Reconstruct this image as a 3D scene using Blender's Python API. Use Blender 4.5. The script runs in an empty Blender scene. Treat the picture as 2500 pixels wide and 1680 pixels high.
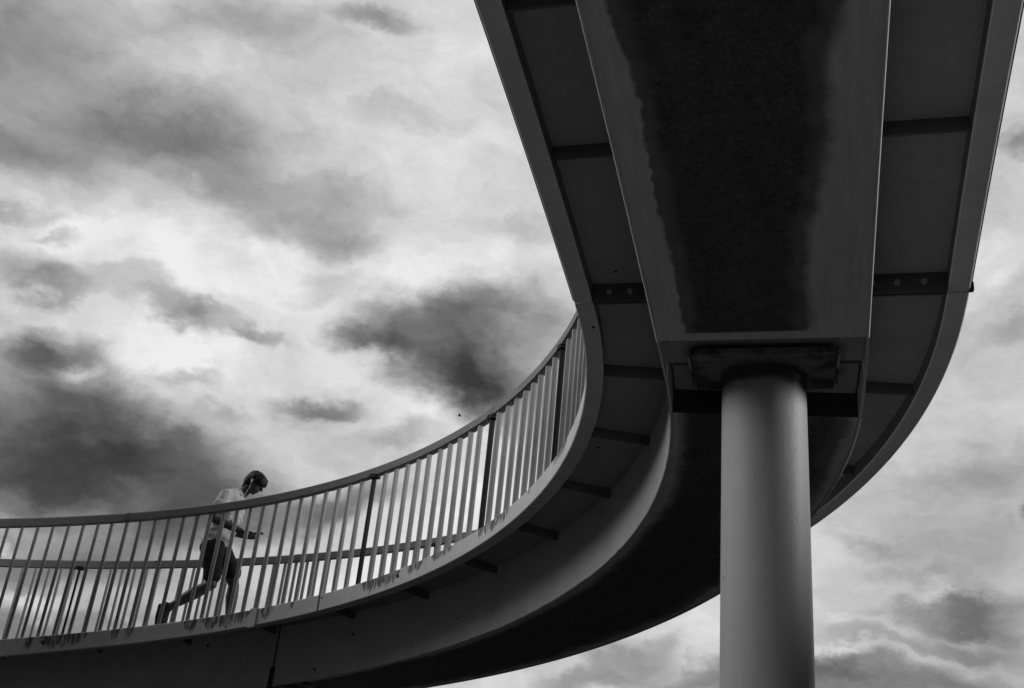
import bpy, bmesh, math, random
import numpy as np
from mathutils import Vector, Matrix
random.seed(4)
SC = bpy.context.scene
COL = SC.collection

# ------------------------------------------------------------------ camera
FPX, PITCH, ROLL, EYE = 2530.62, math.radians(25.1229), math.radians(5.9216), 1.6
Fw = Vector((0, math.cos(PITCH), math.sin(PITCH)))
U0 = Vector((0, -math.sin(PITCH), math.cos(PITCH)))
R0 = Vector((1, 0, 0))
CR = R0 * math.cos(ROLL) + U0 * math.sin(ROLL)
CU = U0 * math.cos(ROLL) - R0 * math.sin(ROLL)
cd = bpy.data.cameras.new('camera')
cam = bpy.data.objects.new('camera', cd)
COL.objects.link(cam)
M = Matrix((CR, CU, -Fw)).transposed().to_4x4()
M.translation = Vector((0, 0, EYE))
cam.matrix_world = M
cd.sensor_width = 36.0
cd.lens = FPX / 2500 * 36.0
cd.clip_start, cd.clip_end = 0.05, 3000
SC.camera = cam
SC.view_settings.view_transform = 'Standard'
SC.view_settings.look = 'None'
SC.view_settings.exposure = 0.0
SC.view_settings.gamma = 1.0

# ------------------------------------------------------------------ node helpers
def nd(nt, kind, **kw):
    n = nt.nodes.new(kind)
    for k, v in kw.items():
        setattr(n, k, v)
    return n

def lk(nt, a, b):
    nt.links.new(a, b)

def mth(nt, op, a, b=None, c=None, clamp=False):
    n = nd(nt, 'ShaderNodeMath', operation=op, use_clamp=clamp)
    for i, v in enumerate((a, b, c)):
        if v is None:
            continue
        if isinstance(v, (int, float)):
            n.inputs[i].default_value = v
        else:
            lk(nt, v, n.inputs[i])
    return n.outputs[0]

def smooth(nt, x, lo, hi, a=0.0, b=1.0):
    n = nd(nt, 'ShaderNodeMapRange', interpolation_type='SMOOTHSTEP')
    lk(nt, x, n.inputs[0])
    for i, v in enumerate((lo, hi, a, b)):
        if isinstance(v, (int, float)):
            n.inputs[i + 1].default_value = v
        else:
            lk(nt, v, n.inputs[i + 1])
    return n.outputs[0]

def noise(nt, vec, scale, detail=4.0, rough=0.55, dist=0.0, out=0):
    n = nd(nt, 'ShaderNodeTexNoise')
    n.inputs['Scale'].default_value = scale
    n.inputs['Detail'].default_value = detail
    n.inputs['Roughness'].default_value = rough
    n.inputs['Distortion'].default_value = dist
    if vec is not None:
        lk(nt, vec, n.inputs['Vector'])
    return n.outputs[out]

def scaled(nt, vec, s, loc=(0, 0, 0)):
    n = nd(nt, 'ShaderNodeMapping')
    n.inputs['Scale'].default_value = s
    n.inputs['Location'].default_value = loc
    lk(nt, vec, n.inputs['Vector'])
    return n.outputs[0]

# ------------------------------------------------------------------ sky: overcast cloud field by direction
SUN_EL, SUN_AZ = math.radians(17), math.radians(94)      # azimuth from +y, positive to the right
W = bpy.data.worlds.new('World')
SC.world = W
W.use_nodes = True
nt = W.node_tree
nt.nodes.clear()
tc = nd(nt, 'ShaderNodeTexCoord')
D = tc.outputs['Generated']

def pix_dir(x, y):            # photograph coordinates in the 2333-wide view
    x, y = x * 2500 / 2333, y * 2500 / 2333
    return (CR * (x - 1250) + CU * (840 - y) + Fw * FPX).normalized()

flat = scaled(nt, D, (1, 1, 1.35))
w1 = noise(nt, flat, 4.5, 9, 0.58, 0.0, 1)
w2 = noise(nt, scaled(nt, D, (1, 1, 1.6), (3, 7, 1)), 14, 7, 0.6, 0.0, 1)
def vsub(a, amt):
    s = nd(nt, 'ShaderNodeVectorMath', operation='SUBTRACT')
    lk(nt, a, s.inputs[0]); s.inputs[1].default_value = (.5, .5, .5)
    m = nd(nt, 'ShaderNodeVectorMath', operation='SCALE')
    lk(nt, s.outputs[0], m.inputs[0]); m.inputs['Scale'].default_value = amt
    return m.outputs[0]
def vadd(a, b):
    s = nd(nt, 'ShaderNodeVectorMath', operation='ADD')
    lk(nt, a, s.inputs[0]); lk(nt, b, s.inputs[1])
    return s.outputs[0]
DW = vadd(vadd(D, vsub(w1, 0.105)), vsub(w2, 0.065))

# x, y, half-width, half-height, tilt (deg, clockwise), strength, edge hardness
CLOUDS = [
    # upper left band and its tail
    (150, 270, 760, 270, 8, -.23, 1), (250, 250, 380, 150, 5, -.05, 1), (60, 340, 300, 90, 10, -.10, 1), (430, 290, 300, 90, 14, -.12, 1), (560, 420, 420, 120, 24, -.17, 1), (650, 520, 220, 70, 10, -.13, .9), (760, 560, 170, 50, -6, -.12, .9),
    (120, 60, 520, 160, 0, -.16, 1), (560, 30, 420, 110, 14, -.12, 1), (830, 5, 170, 45, 4, -.24, .9), (915, 255, 200, 60, 10, -.10, 1), (1160, 525, 130, 60, 0, -.12, 1), (820, 455, 220, 60, 14, -.09, 1),
    # ragged puffs on the left
    (50, 475, 130, 40, 8, -.16, .8), (140, 522, 90, 24, 4, -.14, .9), (50, 590, 150, 70, 20, -.17, .8), (150, 645, 170, 55, 12, -.20, .8), (280, 630, 110, 45, 20, -.14, .8),
    (370, 715, 150, 60, 22, -.22, .8), (470, 750, 150, 50, 20, -.18, .8), (590, 786, 100, 38, 8, -.18, .8),
    # heavy bank, lower left
    (140, 805, 210, 80, 4, -.22, .8), (30, 830, 150, 60, 0, -.16, .8), (190, 895, 260, 120, 22, -.20, .8), (120, 1030, 640, 230, 12, -.40, 1), (60, 1120, 560, 170, 6, -.30, .9), (400, 1060, 300, 110, 14, -.22, .9), (480, 1150, 300, 90, -8, -.16, 1),
    (435, 882, 110, 32, 5, -.16, .9), (500, 945, 110, 32, 5, -.10, .9), (710, 915, 140, 48, -4, -.28, .8), (862, 998, 180, 50, -10, -.16, .9),
    # the lone dark cloud beside the bridge
    (1010, 800, 330, 150, 24, -.34, .8), (1010, 860, 300, 90, 24, -.20, .9), (1150, 780, 280, 150, 20, -.20, 1), (1090, 690, 130, 80, -10, -.26, .9), (1150, 880, 240, 90, 24, -.20, 1), (830, 775, 130, 50, 10, -.22, .8), (950, 735, 150, 70, 10, -.12, .9), (760, 655, 120, 45, -10, -.12, .9), (1240, 710, 160, 120, 0, -.18, 1),
    # behind the railing
    (120, 1290, 640, 110, -6, -.36, 1), (240, 1420, 700, 90, -6, -.26, 1), (40, 1460, 300, 70, 0, -.14, 1), (640, 1190, 330, 70, -12, -.28, .9), (430, 1190, 280, 90, -10, -.22, 1), (800, 1150, 200, 60, -14, -.12, 1),
    (30, 1265, 60, 18, 4, .20, 1), (90, 1365, 120, 22, 5, .10, 1), (330, 1400, 220, 22, 8, .10, 1),
    # right of the bridge
    (2325, 360, 90, 70, 0, -.24, .9), (2300, 760, 150, 50, 0, -.14, 1), (2240, 1095, 340, 90, -6, -.14, 1),
    (2333, 1188, 50, 50, 0, -.30, .8), (2130, 1395, 210, 50, -4, -.20, .7), (2290, 1390, 190, 90, 6, -.17, .8), (2210, 1440, 230, 60, 0, -.14, .8), (1960, 1255, 190, 40, 5, -.12, 1), (2090, 1320, 160, 40, 0, -.08, 1),
    (2060, 1560, 720, 90, 2, -.36, .9), (1900, 1515, 150, 40, 10, -.18, .8), (1400, 1490, 230, 60, -22, -.26, .8), (1570, 1520, 240, 60, -4, -.26, .8), (2030, 1470, 520, 50, 2, -.10, 1),
    (2260, 1300, 520, 380, 0, -.12, 1), (2200, 1480, 420, 60, 4, -.14, 1), (200, 950, 520, 200, 14, -.14, 1),
    # bright breaks
    (560, 620, 540, 180, 14, .12, 1), (420, 830, 330, 120, 20, .11, 1), (2080, 1494, 420, 20, 2, .06, .8), (1890, 1475, 120, 26, 10, .05, .8), (0, 0, 420, 260, 20, -.12, 1), (860, 870, 330, 110, 20, .09, 1), (920, 950, 260, 70, -20, .08, 1), (1000, 600, 300, 90, -14, .05, 1), (190, 850, 80, 34, -10, .20, .9),
    (2290, 560, 170, 110, -20, .08, 1), (1000, 1200, 330, 150, -20, .10, 1), (720, 1360, 330, 90, -10, .10, 1), (1480, 1440, 320, 60, -20, .05, 1), (2280, 640, 90, 50, -20, .1, 1), (610, 1400, 140, 40, -10, .10, 1),
]
acc = None
K = 2500 / 2333 / FPX
for (x, y, hw, hh, tilt, amp, hard) in CLOUDS:
    c = pix_dir(x, y)
    off = math.hypot(x * 1.0716 - 1250, y * 1.0716 - 840) / FPX
    sh = 1 / (1 + off * off)
    a = (CR - c * CR.dot(c)).normalized()
    b = c.cross(a).normalized()
    if b.dot(CU) > 0:
        b = -b
    t = math.radians(tilt)
    a2 = a * math.cos(t) + b * math.sin(t)
    b2 = -a * math.sin(t) + b * math.cos(t)
    n2 = a2.cross(b2)
    mp = nd(nt, 'ShaderNodeMapping', vector_type='TEXTURE')
    mp.inputs['Location'].default_value = c
    mp.inputs['Rotation'].default_value = Matrix((a2, b2, n2)).transposed().to_euler('XYZ')
    mp.inputs['Scale'].default_value = (hw * K * sh, hh * K * sh, .6)
    lk(nt, DW, mp.inputs['Vector'])
    g = nd(nt, 'ShaderNodeTexGradient', gradient_type='SPHERICAL')
    lk(nt, mp.outputs[0], g.inputs['Vector'])
    s = smooth(nt, g.outputs['Fac'], 0.0, hard)
    acc = mth(nt, 'MULTIPLY_ADD', s, amp * (.90 if amp < 0 else 1), 0.80 if acc is None else acc)
sepd = nd(nt, 'ShaderNodeSeparateXYZ')
lk(nt, D, sepd.inputs[0])
f1 = noise(nt, vadd(flat, vsub(w1, .3)), 7, 8, .55)
f2 = noise(nt, scaled(nt, D, (1, 1, 1.7), (5, 2, 8)), 3.2, 6, .5)
f3 = noise(nt, scaled(nt, DW, (1, 1, 2.2), (1, 4, 2)), 22, 6, .6)
v = mth(nt, 'MULTIPLY_ADD', mth(nt, 'SUBTRACT', f1, .5), .34, acc)
v = mth(nt, 'MULTIPLY_ADD', mth(nt, 'SUBTRACT', f2, .5), .16, v)
v = mth(nt, 'MULTIPLY_ADD', mth(nt, 'SUBTRACT', f3, .5), .17, v)
back = smooth(nt, mth(nt, 'MULTIPLY_ADD', sepd.outputs['X'], -.55, mth(nt, 'MULTIPLY', sepd.outputs['Y'], .9)), -.60, .20, .34, 1.0)      # unseen rear sky dimmed to hold light off camera-facing sides
v = mth(nt, 'MULTIPLY', v, back)
v = mth(nt, 'SMOOTH_MAX', mth(nt, 'MINIMUM', v, .93), .15, .22)
lum = mth(nt, 'POWER', v, 2.25)
# glow added to the unseen sky low on the left to light the girder
gl = nd(nt, 'ShaderNodeVectorMath', operation='DOT_PRODUCT')
lk(nt, DW, gl.inputs[0])
gl.inputs[1].default_value = Vector((math.sin(math.radians(-92)) * math.cos(math.radians(25)), math.cos(math.radians(-92)) * math.cos(math.radians(25)), math.sin(math.radians(25))))
lum = mth(nt, 'MULTIPLY_ADD', smooth(nt, gl.outputs['Value'], .82, .985), 3.0, lum)
sky = nd(nt, 'ShaderNodeTexSky', sky_type='NISHITA')
sky.sun_disc = False
sky.sun_elevation = SUN_EL
sky.sun_rotation = SUN_AZ
bw = nd(nt, 'ShaderNodeRGBToBW')
lk(nt, sky.outputs[0], bw.inputs[0])
lum = mth(nt, 'MULTIPLY_ADD', bw.outputs[0], .004, lum)
bg = nd(nt, 'ShaderNodeBackground')
lk(nt, lum, bg.inputs['Color'])
bg.inputs['Strength'].default_value = 1.0
wo = nd(nt, 'ShaderNodeOutputWorld')
lk(nt, bg.outputs[0], wo.inputs['Surface'])
W.cycles.sampling_method = 'MANUAL'
W.cycles.sample_map_resolution = 512

sl = bpy.data.lights.new('sun', 'SUN')
sl.energy = 1.9
sl.angle = math.radians(18)
so = bpy.data.objects.new('sun', sl)
COL.objects.link(so)
sd = Vector((math.sin(SUN_AZ) * math.cos(SUN_EL), math.cos(SUN_AZ) * math.cos(SUN_EL), math.sin(SUN_EL)))
so.rotation_euler = sd.to_track_quat('Z', 'Y').to_euler()
so.location = sd * 60

# ------------------------------------------------------------------ bridge alignment
PSI, KA, KB, KC, KD = math.radians(-16.4593), .2283, .2163, .2166, .2002
X0, Y0, Z0 = 1.4392, 5.3410, 2.8752 + EYE
HW, FLW, HF, GB, GD, CF = 1.1022, .1137, .1563, .5515, .4683, .0084
_ds = 0.02
_S = np.arange(-16, 32, _ds)
_k = np.zeros_like(_S)
for e, kk in ((0, KA), (2.5, KB), (5, KC), (8, KD)):
    _k = np.where(_S >= e, kk, _k)
_k = np.convolve(_k, np.ones(25) / 25, 'same')
_i0 = int(np.searchsorted(_S, 0.0))
_th = np.cumsum(_k) * _ds
_th = _th - _th[_i0] + PSI
_x = np.cumsum(-np.sin(_th)) * _ds
_y = np.cumsum(np.cos(_th)) * _ds
_x += X0 - _x[_i0]
_y += Y0 - _y[_i0]
_g = np.interp(_S, [-6, 0, 4, 8, 12], [-.0130, -.1710, -.1958, -.1800, -.1821])
_z = np.cumsum(_g) * _ds
_z += Z0 - _z[_i0]

def at(s, off=0.0, h=0.0):
    """point at chainage s, off metres to the left of the centre line, h above the underside of the edge beams"""
    q = (s + 16) / _ds
    i = int(q)
    q -= i
    f = lambda A: float(A[i] * (1 - q) + A[i + 1] * q)
    t = f(_th)
    return Vector((f(_x) - off * math.cos(t), f(_y) - off * math.sin(t), f(_z) + h + CF * off))

def heading(s):
    return float(np.interp(s, _S, _th))

def chain(a, b, step=.1):
    n = max(1, int(round((b - a) / step)))
    return [a + (b - a) * i / n for i in range(n + 1)]

# ------------------------------------------------------------------ mesh helpers
def tag(o, label=None, cat=None, group=None, kind=None):
    for k, v in (('label', label), ('category', cat), ('group', group), ('kind', kind)):
        if v:
            o[k] = v
    return o

def empty(name, loc=(0, 0, 0), rz=0.0):
    o = bpy.data.objects.new(name, None)
    COL.objects.link(o)
    o.location = loc
    o.rotation_euler.z = rz
    o.empty_display_size = .2
    return o

def link(name, me, mats, parent=None, world=True):
    o = bpy.data.objects.new(name, me)
    COL.objects.link(o)
    for m in (mats if isinstance(mats, (list, tuple)) else [mats]):
        me.materials.append(m)
    if parent is not None:
        o.parent = parent
        if world:
            pm = Matrix.Translation(parent.location) @ Matrix.Rotation(parent.rotation_euler.z, 4, 'Z')
            o.matrix_parent_inverse = pm.inverted()
    return o

def obj(name, bm, mats, parent=None, smooth_ang=None, world=True):
    bmesh.ops.recalc_face_normals(bm, faces=bm.faces)
    me = bpy.data.meshes.new(name)
    bm.to_mesh(me)
    bm.free()
    if smooth_ang is not None:
        me.shade_smooth()
        me.set_sharp_from_angle(angle=math.radians(smooth_ang))
    return link(name, me, mats, parent, world)

def uvl(bm):
    return bm.loops.layers.uv.get('UVMap') or bm.loops.layers.uv.new('UVMap')

def sweep(bm, prof, ss, caps=True, mat=None, ms=None):
    """sweep a closed (off, h) profile along the alignment; UV = (chainage, h or offset)"""
    uv = uvl(bm)
    rings = [[bm.verts.new(at(s, o, h)) for (o, h) in prof] for s in ss]
    n = len(prof)
    for i in range(len(ss) - 1):
        for j in range(n):
            k = (j + 1) % n
            f = bm.faces.new((rings[i][j], rings[i][k], rings[i + 1][k], rings[i + 1][j]))
            horiz = abs(prof[j][1] - prof[k][1]) < abs(prof[j][0] - prof[k][0])
            for lp, (s, q) in zip(f.loops, ((ss[i], j), (ss[i], k), (ss[i + 1], k), (ss[i + 1], j))):
                lp[uv].uv = (s, prof[q][0] if horiz else prof[q][1])
            if mat is not None:
                f.material_index = mat(j)
    if caps:
        for r, s in ((rings[0], ss[0]), (rings[-1], ss[-1])):
            f = bm.faces.new(r)
            for lp, p in zip(f.loops, prof):
                lp[uv].uv = (s, p[1])

def box(bm, c, ax, ay, az, hx, hy, hz, bev=0.0, u0=0.0):
    """box at c with half sizes along three axes"""
    uv = uvl(bm)
    vs = {}
    for i in (-1, 1):
        for j in (-1, 1):
            for k in (-1, 1):
                vs[i, j, k] = bm.verts.new(c + ax * (hx * i) + ay * (hy * j) + az * (hz * k))
    fs = []
    for q in (((-1, -1, -1), (-1, 1, -1), (1, 1, -1), (1, -1, -1)), ((-1, -1, 1), (1, -1, 1), (1, 1, 1), (-1, 1, 1)),
              ((-1, -1, -1), (1, -1, -1), (1, -1, 1), (-1, -1, 1)), ((-1, 1, -1), (-1, 1, 1), (1, 1, 1), (1, 1, -1)),
              ((-1, -1, -1), (-1, -1, 1), (-1, 1, 1), (-1, 1, -1)), ((1, -1, -1), (1, 1, -1), (1, 1, 1), (1, -1, 1))):
        f = bm.faces.new([vs[a] for a in q])
        for lp, a in zip(f.loops, q):
            lp[uv].uv = (u0 + a[0] * hx + a[1] * hy, a[2] * hz)
        fs.append(f)
    if bev > 0:
        es = list({e for f in fs for e in f.edges})
        bmesh.ops.bevel(bm, geom=es, offset=bev, segments=2, profile=.5, affect='EDGES')

def disc(bm, c, axis, r, depth, n=6):
    """short prism (bolt head, collar) from c along axis"""
    q = axis.to_track_quat('Z', 'Y')
    a, b = q @ Vector((1, 0, 0)), q @ Vector((0, 1, 0))
    lo = [bm.verts.new(c + (a * math.cos(2 * math.pi * i / n) + b * math.sin(2 * math.pi * i / n)) * r) for i in range(n)]
    hi = [bm.verts.new(c + axis * depth + (a * math.cos(2 * math.pi * i / n) + b * math.sin(2 * math.pi * i / n)) * r * .86) for i in range(n)]
    for i in range(n):
        bm.faces.new((lo[i], lo[(i + 1) % n], hi[(i + 1) % n], hi[i]))
    bm.faces.new(hi)
    bm.faces.new(lo[::-1])

# ------------------------------------------------------------------ materials (the place is photographed in black and white)
def base_mat(name, rough=.6, spec=.3):
    m = bpy.data.materials.new(name)
    m.use_nodes = True
    t = m.node_tree
    b = t.nodes['Principled BSDF']
    b.inputs['Roughness'].default_value = rough
    b.inputs['Specular IOR Level'].default_value = spec
    return m, t, b

def grey(t, val, sock):
    c = nd(t, 'ShaderNodeCombineColor')
    for i in range(3):
        lk(t, val, c.inputs[i])
    lk(t, c.outputs[0], sock)

def bump(t, b, h, strength, dist=.004):
    n = nd(t, 'ShaderNodeBump')
    n.inputs['Strength'].default_value = strength
    n.inputs['Distance'].default_value = dist
    lk(t, h, n.inputs['Height'])
    lk(t, n.outputs[0], b.inputs['Normal'])

def paint(name, alb, pits=.03, streak=0.0, rough=.55, pit_scale=9.0):
    m, t, b = base_mat(name, rough)
    c = nd(t, 'ShaderNodeTexCoord')
    P = c.outputs['Object']
    v = mth(t, 'MULTIPLY_ADD', mth(t, 'SUBTRACT', noise(t, P, 3.0, 5, .6), .5), alb * .45, alb)
    v = mth(t, 'MULTIPLY_ADD', mth(t, 'SUBTRACT', noise(t, scaled(t, P, (1, 1, .12)), 26, 4, .6), .5), alb * .3, v)
    v = mth(t, 'MULTIPLY_ADD', mth(t, 'SUBTRACT', noise(t, P, 160, 2, .6), .5), alb * .25, v)
    # chips and rust pits
    vo = nd(t, 'ShaderNodeTexVoronoi')
    vo.inputs['Scale'].default_value = pit_scale
    vo.inputs['Randomness'].default_value = 1.0
    lk(t, scaled(t, P, (1, 1, .7)), vo.inputs['Vector'])
    sel = nd(t, 'ShaderNodeSeparateColor')
    lk(t, vo.outputs['Color'], sel.inputs[0])
    rad = mth(t, 'MULTIPLY', mth(t, 'POWER', sel.outputs[0], 5.0), pits * 4.5)
    nz = mth(t, 'MULTIPLY_ADD', noise(t, P, 60, 3), .06, mth(t, 'SUBTRACT', vo.outputs['Distance'], .03))
    pit = mth(t, 'LESS_THAN', nz, rad)
    mx = nd(t, 'ShaderNodeMix', data_type='FLOAT')
    lk(t, pit, mx.inputs[0]); lk(t, v, mx.inputs[2]); mx.inputs[3].default_value = .02
    v = mx.outputs[0]
    grey(t, v, b.inputs['Base Color'])
    bump(t, b, noise(t, P, 55, 4, .6), .25, .003)
    return m

MP = {}
MP['paint'] = paint('old_light_paint', .56)
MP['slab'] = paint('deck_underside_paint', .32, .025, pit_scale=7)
MP['rail'] = paint('railing_paint', .29, .05, pit_scale=7)
MP['handrail'] = paint('handrail_paint', .17, .05, pit_scale=6)
MP['rib'] = paint('dirty_shaded_rib_paint', .13, .03)  # dark tone carries rib dirt and painted-in shade
MP['column'] = None
MP['rust'] = paint('rusted_and_shaded_steel', .035, 0.0, rough=.8)
MP['joint'] = paint('dirty_joint_steel', .10, .04)
MP['panel'] = paint('recess_panel_paint', .34, .04)

def fascia_mat():
    m, t, b = base_mat('stained_edge_beam_paint', .55)
    u = nd(t, 'ShaderNodeUVMap', uv_map='UVMap').outputs[0]
    sp = nd(t, 'ShaderNodeSeparateXYZ'); lk(t, u, sp.inputs[0])
    s, h = sp.outputs[0], sp.outputs[1]
    P = nd(t, 'ShaderNodeTexCoord').outputs['Object']
    v = mth(t, 'MULTIPLY_ADD', mth(t, 'SUBTRACT', noise(t, P, 4.0, 5, .6), .5), .24, .58)
    v = mth(t, 'MULTIPLY_ADD', mth(t, 'SUBTRACT', noise(t, scaled(t, u, (55, 2.5, 1)), 1.0, 5, .65), .5), .18, v)
    v = mth(t, 'MULTIPLY_ADD', mth(t, 'SUBTRACT', noise(t, P, 170, 2, .6), .5), .10, v)
    # rust weeping down from the top edge below leaking joints: (chainage, half-length, strength)
    dens = None
    for (c, hl, st) in ((9.97, .05, .9), (9.62, .30, 1.0), (9.05, .05, .8), (8.89, .05, .85), (8.19, .09, .9), (7.76, .36, 1.0), (7.24, .09, .95), (6.92, .03, .6),
                        (5.68, .32, .95), (5.17, .13, .75), (4.07, .06, .7), (3.80, .30, .72), (2.3, .25, .5), (10.6, .06, .7), (4.75, .2, .4)):
        g = mth(t, 'MULTIPLY', smooth(t, mth(t, 'ABSOLUTE', mth(t, 'SUBTRACT', s, c)), hl * .55, hl, 1.0, 0.0), st)
        dens = g if dens is None else mth(t, 'MAXIMUM', dens, g)
    loose = mth(t, 'MULTIPLY', smooth(t, noise(t, scaled(t, u, (3.1, .01, 1), (2, 5, 0)), 1.0, 3, .6), .50, .72), .34)
    dens = mth(t, 'MAXIMUM', dens, loose)
    su = mth(t, 'MULTIPLY_ADD', mth(t, 'SUBTRACT', noise(t, scaled(t, u, (22, 10, 1)), 1.0, 3), .5), .05, s)
    cu = nd(t, 'ShaderNodeCombineXYZ'); lk(t, su, cu.inputs[0]); lk(t, h, cu.inputs[1])
    flat0 = nd(t, 'ShaderNodeCombineXYZ'); lk(t, su, flat0.inputs[0])
    ln = noise(t, scaled(t, flat0.outputs[0], (9, 1, 1)), 1.0, 6, .78)            # how far each run has crept down
    ln = mth(t, 'MULTIPLY', mth(t, 'MULTIPLY_ADD', ln, 2.4, -.55), .17)
    ln = mth(t, 'MULTIPLY_ADD', mth(t, 'SUBTRACT', noise(t, P, 55, 4, .65), .5), .05, ln)
    depth = mth(t, 'SUBTRACT', HF, h)
    stain = smooth(t, mth(t, 'SUBTRACT', mth(t, 'MULTIPLY', ln, mth(t, 'MULTIPLY_ADD', dens, .7, .3)), depth), -.012, .030)
    brk = noise(t, scaled(t, cu.outputs[0], (48, 5, 1)), 1.0, 4, .65)
    stain = mth(t, 'MULTIPLY', stain, smooth(t, brk, .36, .54, .12, 1.0))
    stain = mth(t, 'MULTIPLY', stain, smooth(t, dens, .02, .30))
    stain = mth(t, 'MULTIPLY', mth(t, 'MULTIPLY', stain, mth(t, 'LESS_THAN', h, .17)), smooth(t, h, .0, .03, .0, .84))
    mx = nd(t, 'ShaderNodeMix', data_type='FLOAT')
    lk(t, stain, mx.inputs[0]); lk(t, v, mx.inputs[2]); mx.inputs[3].default_value = .015
    # small pits
    vo = nd(t, 'ShaderNodeTexVoronoi'); vo.inputs['Scale'].default_value = 6; lk(t, P, vo.inputs['Vector'])
    sel = nd(t, 'ShaderNodeSeparateColor'); lk(t, vo.outputs['Color'], sel.inputs[0])
    pit = mth(t, 'LESS_THAN', vo.outputs['Distance'], mth(t, 'MULTIPLY', mth(t, 'POWER', sel.outputs[0], 6.0), .11))
    m2 = nd(t, 'ShaderNodeMix', data_type='FLOAT')
    lk(t, pit, m2.inputs[0]); lk(t, mx.outputs[0], m2.inputs[2]); m2.inputs[3].default_value = .02
    grey(t, m2.outputs[0], b.inputs['Base Color'])
    bump(t, b, mth(t, 'SUBTRACT', noise(t, P, 60, 4, .6), mth(t, 'MULTIPLY', stain, .5)), .3, .003)
    return m
MP['fascia'] = fascia_mat()

def soffit_mat():
    m, t, b = base_mat('girder_soffit', .75, .2)
    u = nd(t, 'ShaderNodeUVMap', uv_map='UVMap').outputs[0]
    sp = nd(t, 'ShaderNodeSeparateXYZ'); lk(t, u, sp.inputs[0])
    s, o = sp.outputs[0], sp.outputs[1]
    P = nd(t, 'ShaderNodeTexCoord').outputs['Object']
    wob = mth(t, 'MULTIPLY_ADD', mth(t, 'SUBTRACT', noise(t, scaled(t, u, (1.1, .4, 1)), 1.0, 3, .45), .5), .15,
              mth(t, 'MULTIPLY', mth(t, 'SUBTRACT', noise(t, P, 13, 5, .6), .5), .06))
    wob2 = mth(t, 'MULTIPLY_ADD', mth(t, 'SUBTRACT', noise(t, scaled(t, u, (1.9, .4, 1), (9, 3, 0)), 1.0, 4, .5), .5), .16,
               mth(t, 'MULTIPLY', mth(t, 'SUBTRACT', noise(t, P, 11, 5, .6), .5), .08))
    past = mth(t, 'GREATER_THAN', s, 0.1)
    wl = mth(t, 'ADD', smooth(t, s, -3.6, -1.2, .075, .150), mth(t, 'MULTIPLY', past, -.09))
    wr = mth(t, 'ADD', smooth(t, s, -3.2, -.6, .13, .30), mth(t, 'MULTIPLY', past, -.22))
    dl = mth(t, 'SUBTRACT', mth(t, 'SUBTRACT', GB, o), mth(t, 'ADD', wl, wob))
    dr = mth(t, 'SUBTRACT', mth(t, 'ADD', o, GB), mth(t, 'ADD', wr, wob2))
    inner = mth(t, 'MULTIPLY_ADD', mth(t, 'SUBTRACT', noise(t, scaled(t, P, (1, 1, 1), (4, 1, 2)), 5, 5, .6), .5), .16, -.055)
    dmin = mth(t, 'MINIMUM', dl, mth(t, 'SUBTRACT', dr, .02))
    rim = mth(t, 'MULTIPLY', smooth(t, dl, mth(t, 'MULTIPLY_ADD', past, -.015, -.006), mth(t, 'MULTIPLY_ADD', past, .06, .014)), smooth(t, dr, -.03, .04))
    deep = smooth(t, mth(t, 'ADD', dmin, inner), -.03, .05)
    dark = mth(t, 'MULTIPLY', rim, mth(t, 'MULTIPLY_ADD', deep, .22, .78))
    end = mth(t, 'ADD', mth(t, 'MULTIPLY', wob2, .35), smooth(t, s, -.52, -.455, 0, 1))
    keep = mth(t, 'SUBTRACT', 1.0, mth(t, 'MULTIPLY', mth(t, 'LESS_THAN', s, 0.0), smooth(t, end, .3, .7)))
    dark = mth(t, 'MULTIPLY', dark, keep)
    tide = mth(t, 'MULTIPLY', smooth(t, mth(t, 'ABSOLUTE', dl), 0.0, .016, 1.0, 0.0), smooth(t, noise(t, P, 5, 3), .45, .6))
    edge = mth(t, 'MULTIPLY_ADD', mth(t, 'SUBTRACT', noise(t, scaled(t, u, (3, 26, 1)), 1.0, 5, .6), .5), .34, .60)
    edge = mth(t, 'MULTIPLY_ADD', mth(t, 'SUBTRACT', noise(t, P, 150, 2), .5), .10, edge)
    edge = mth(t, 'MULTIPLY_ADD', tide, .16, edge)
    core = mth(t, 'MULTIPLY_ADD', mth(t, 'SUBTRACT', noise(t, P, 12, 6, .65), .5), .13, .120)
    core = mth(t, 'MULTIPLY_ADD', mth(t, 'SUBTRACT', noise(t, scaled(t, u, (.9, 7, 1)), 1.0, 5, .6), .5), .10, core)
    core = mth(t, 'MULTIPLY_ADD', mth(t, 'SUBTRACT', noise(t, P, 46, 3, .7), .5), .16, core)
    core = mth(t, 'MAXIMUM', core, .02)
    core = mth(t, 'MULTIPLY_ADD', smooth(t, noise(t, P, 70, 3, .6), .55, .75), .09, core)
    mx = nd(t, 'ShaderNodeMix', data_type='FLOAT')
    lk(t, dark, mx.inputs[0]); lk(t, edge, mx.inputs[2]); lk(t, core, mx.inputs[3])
    vo = nd(t, 'ShaderNodeTexVoronoi'); vo.inputs['Scale'].default_value = 7; lk(t, P, vo.inputs['Vector'])
    sel = nd(t, 'ShaderNodeSeparateColor'); lk(t, vo.outputs['Color'], sel.inputs[0])
    pit = mth(t, 'LESS_THAN', vo.outputs['Distance'], mth(t, 'MULTIPLY', mth(t, 'POWER', sel.outputs[0], 6.0), .09))
    m2 = nd(t, 'ShaderNodeMix', data_type='FLOAT')
    lk(t, pit, m2.inputs[0]); lk(t, mx.outputs[0], m2.inputs[2]); m2.inputs[3].default_value = .012
    grey(t, m2.outputs[0], b.inputs['Base Color'])
    hgt = mth(t, 'MULTIPLY', noise(t, P, 75, 4, .6), mth(t, 'MULTIPLY_ADD', dark, 1.0, .06))
    bump(t, b, hgt, 1.0, .016)
    return m
MP['soffit'] = soffit_mat()

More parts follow.
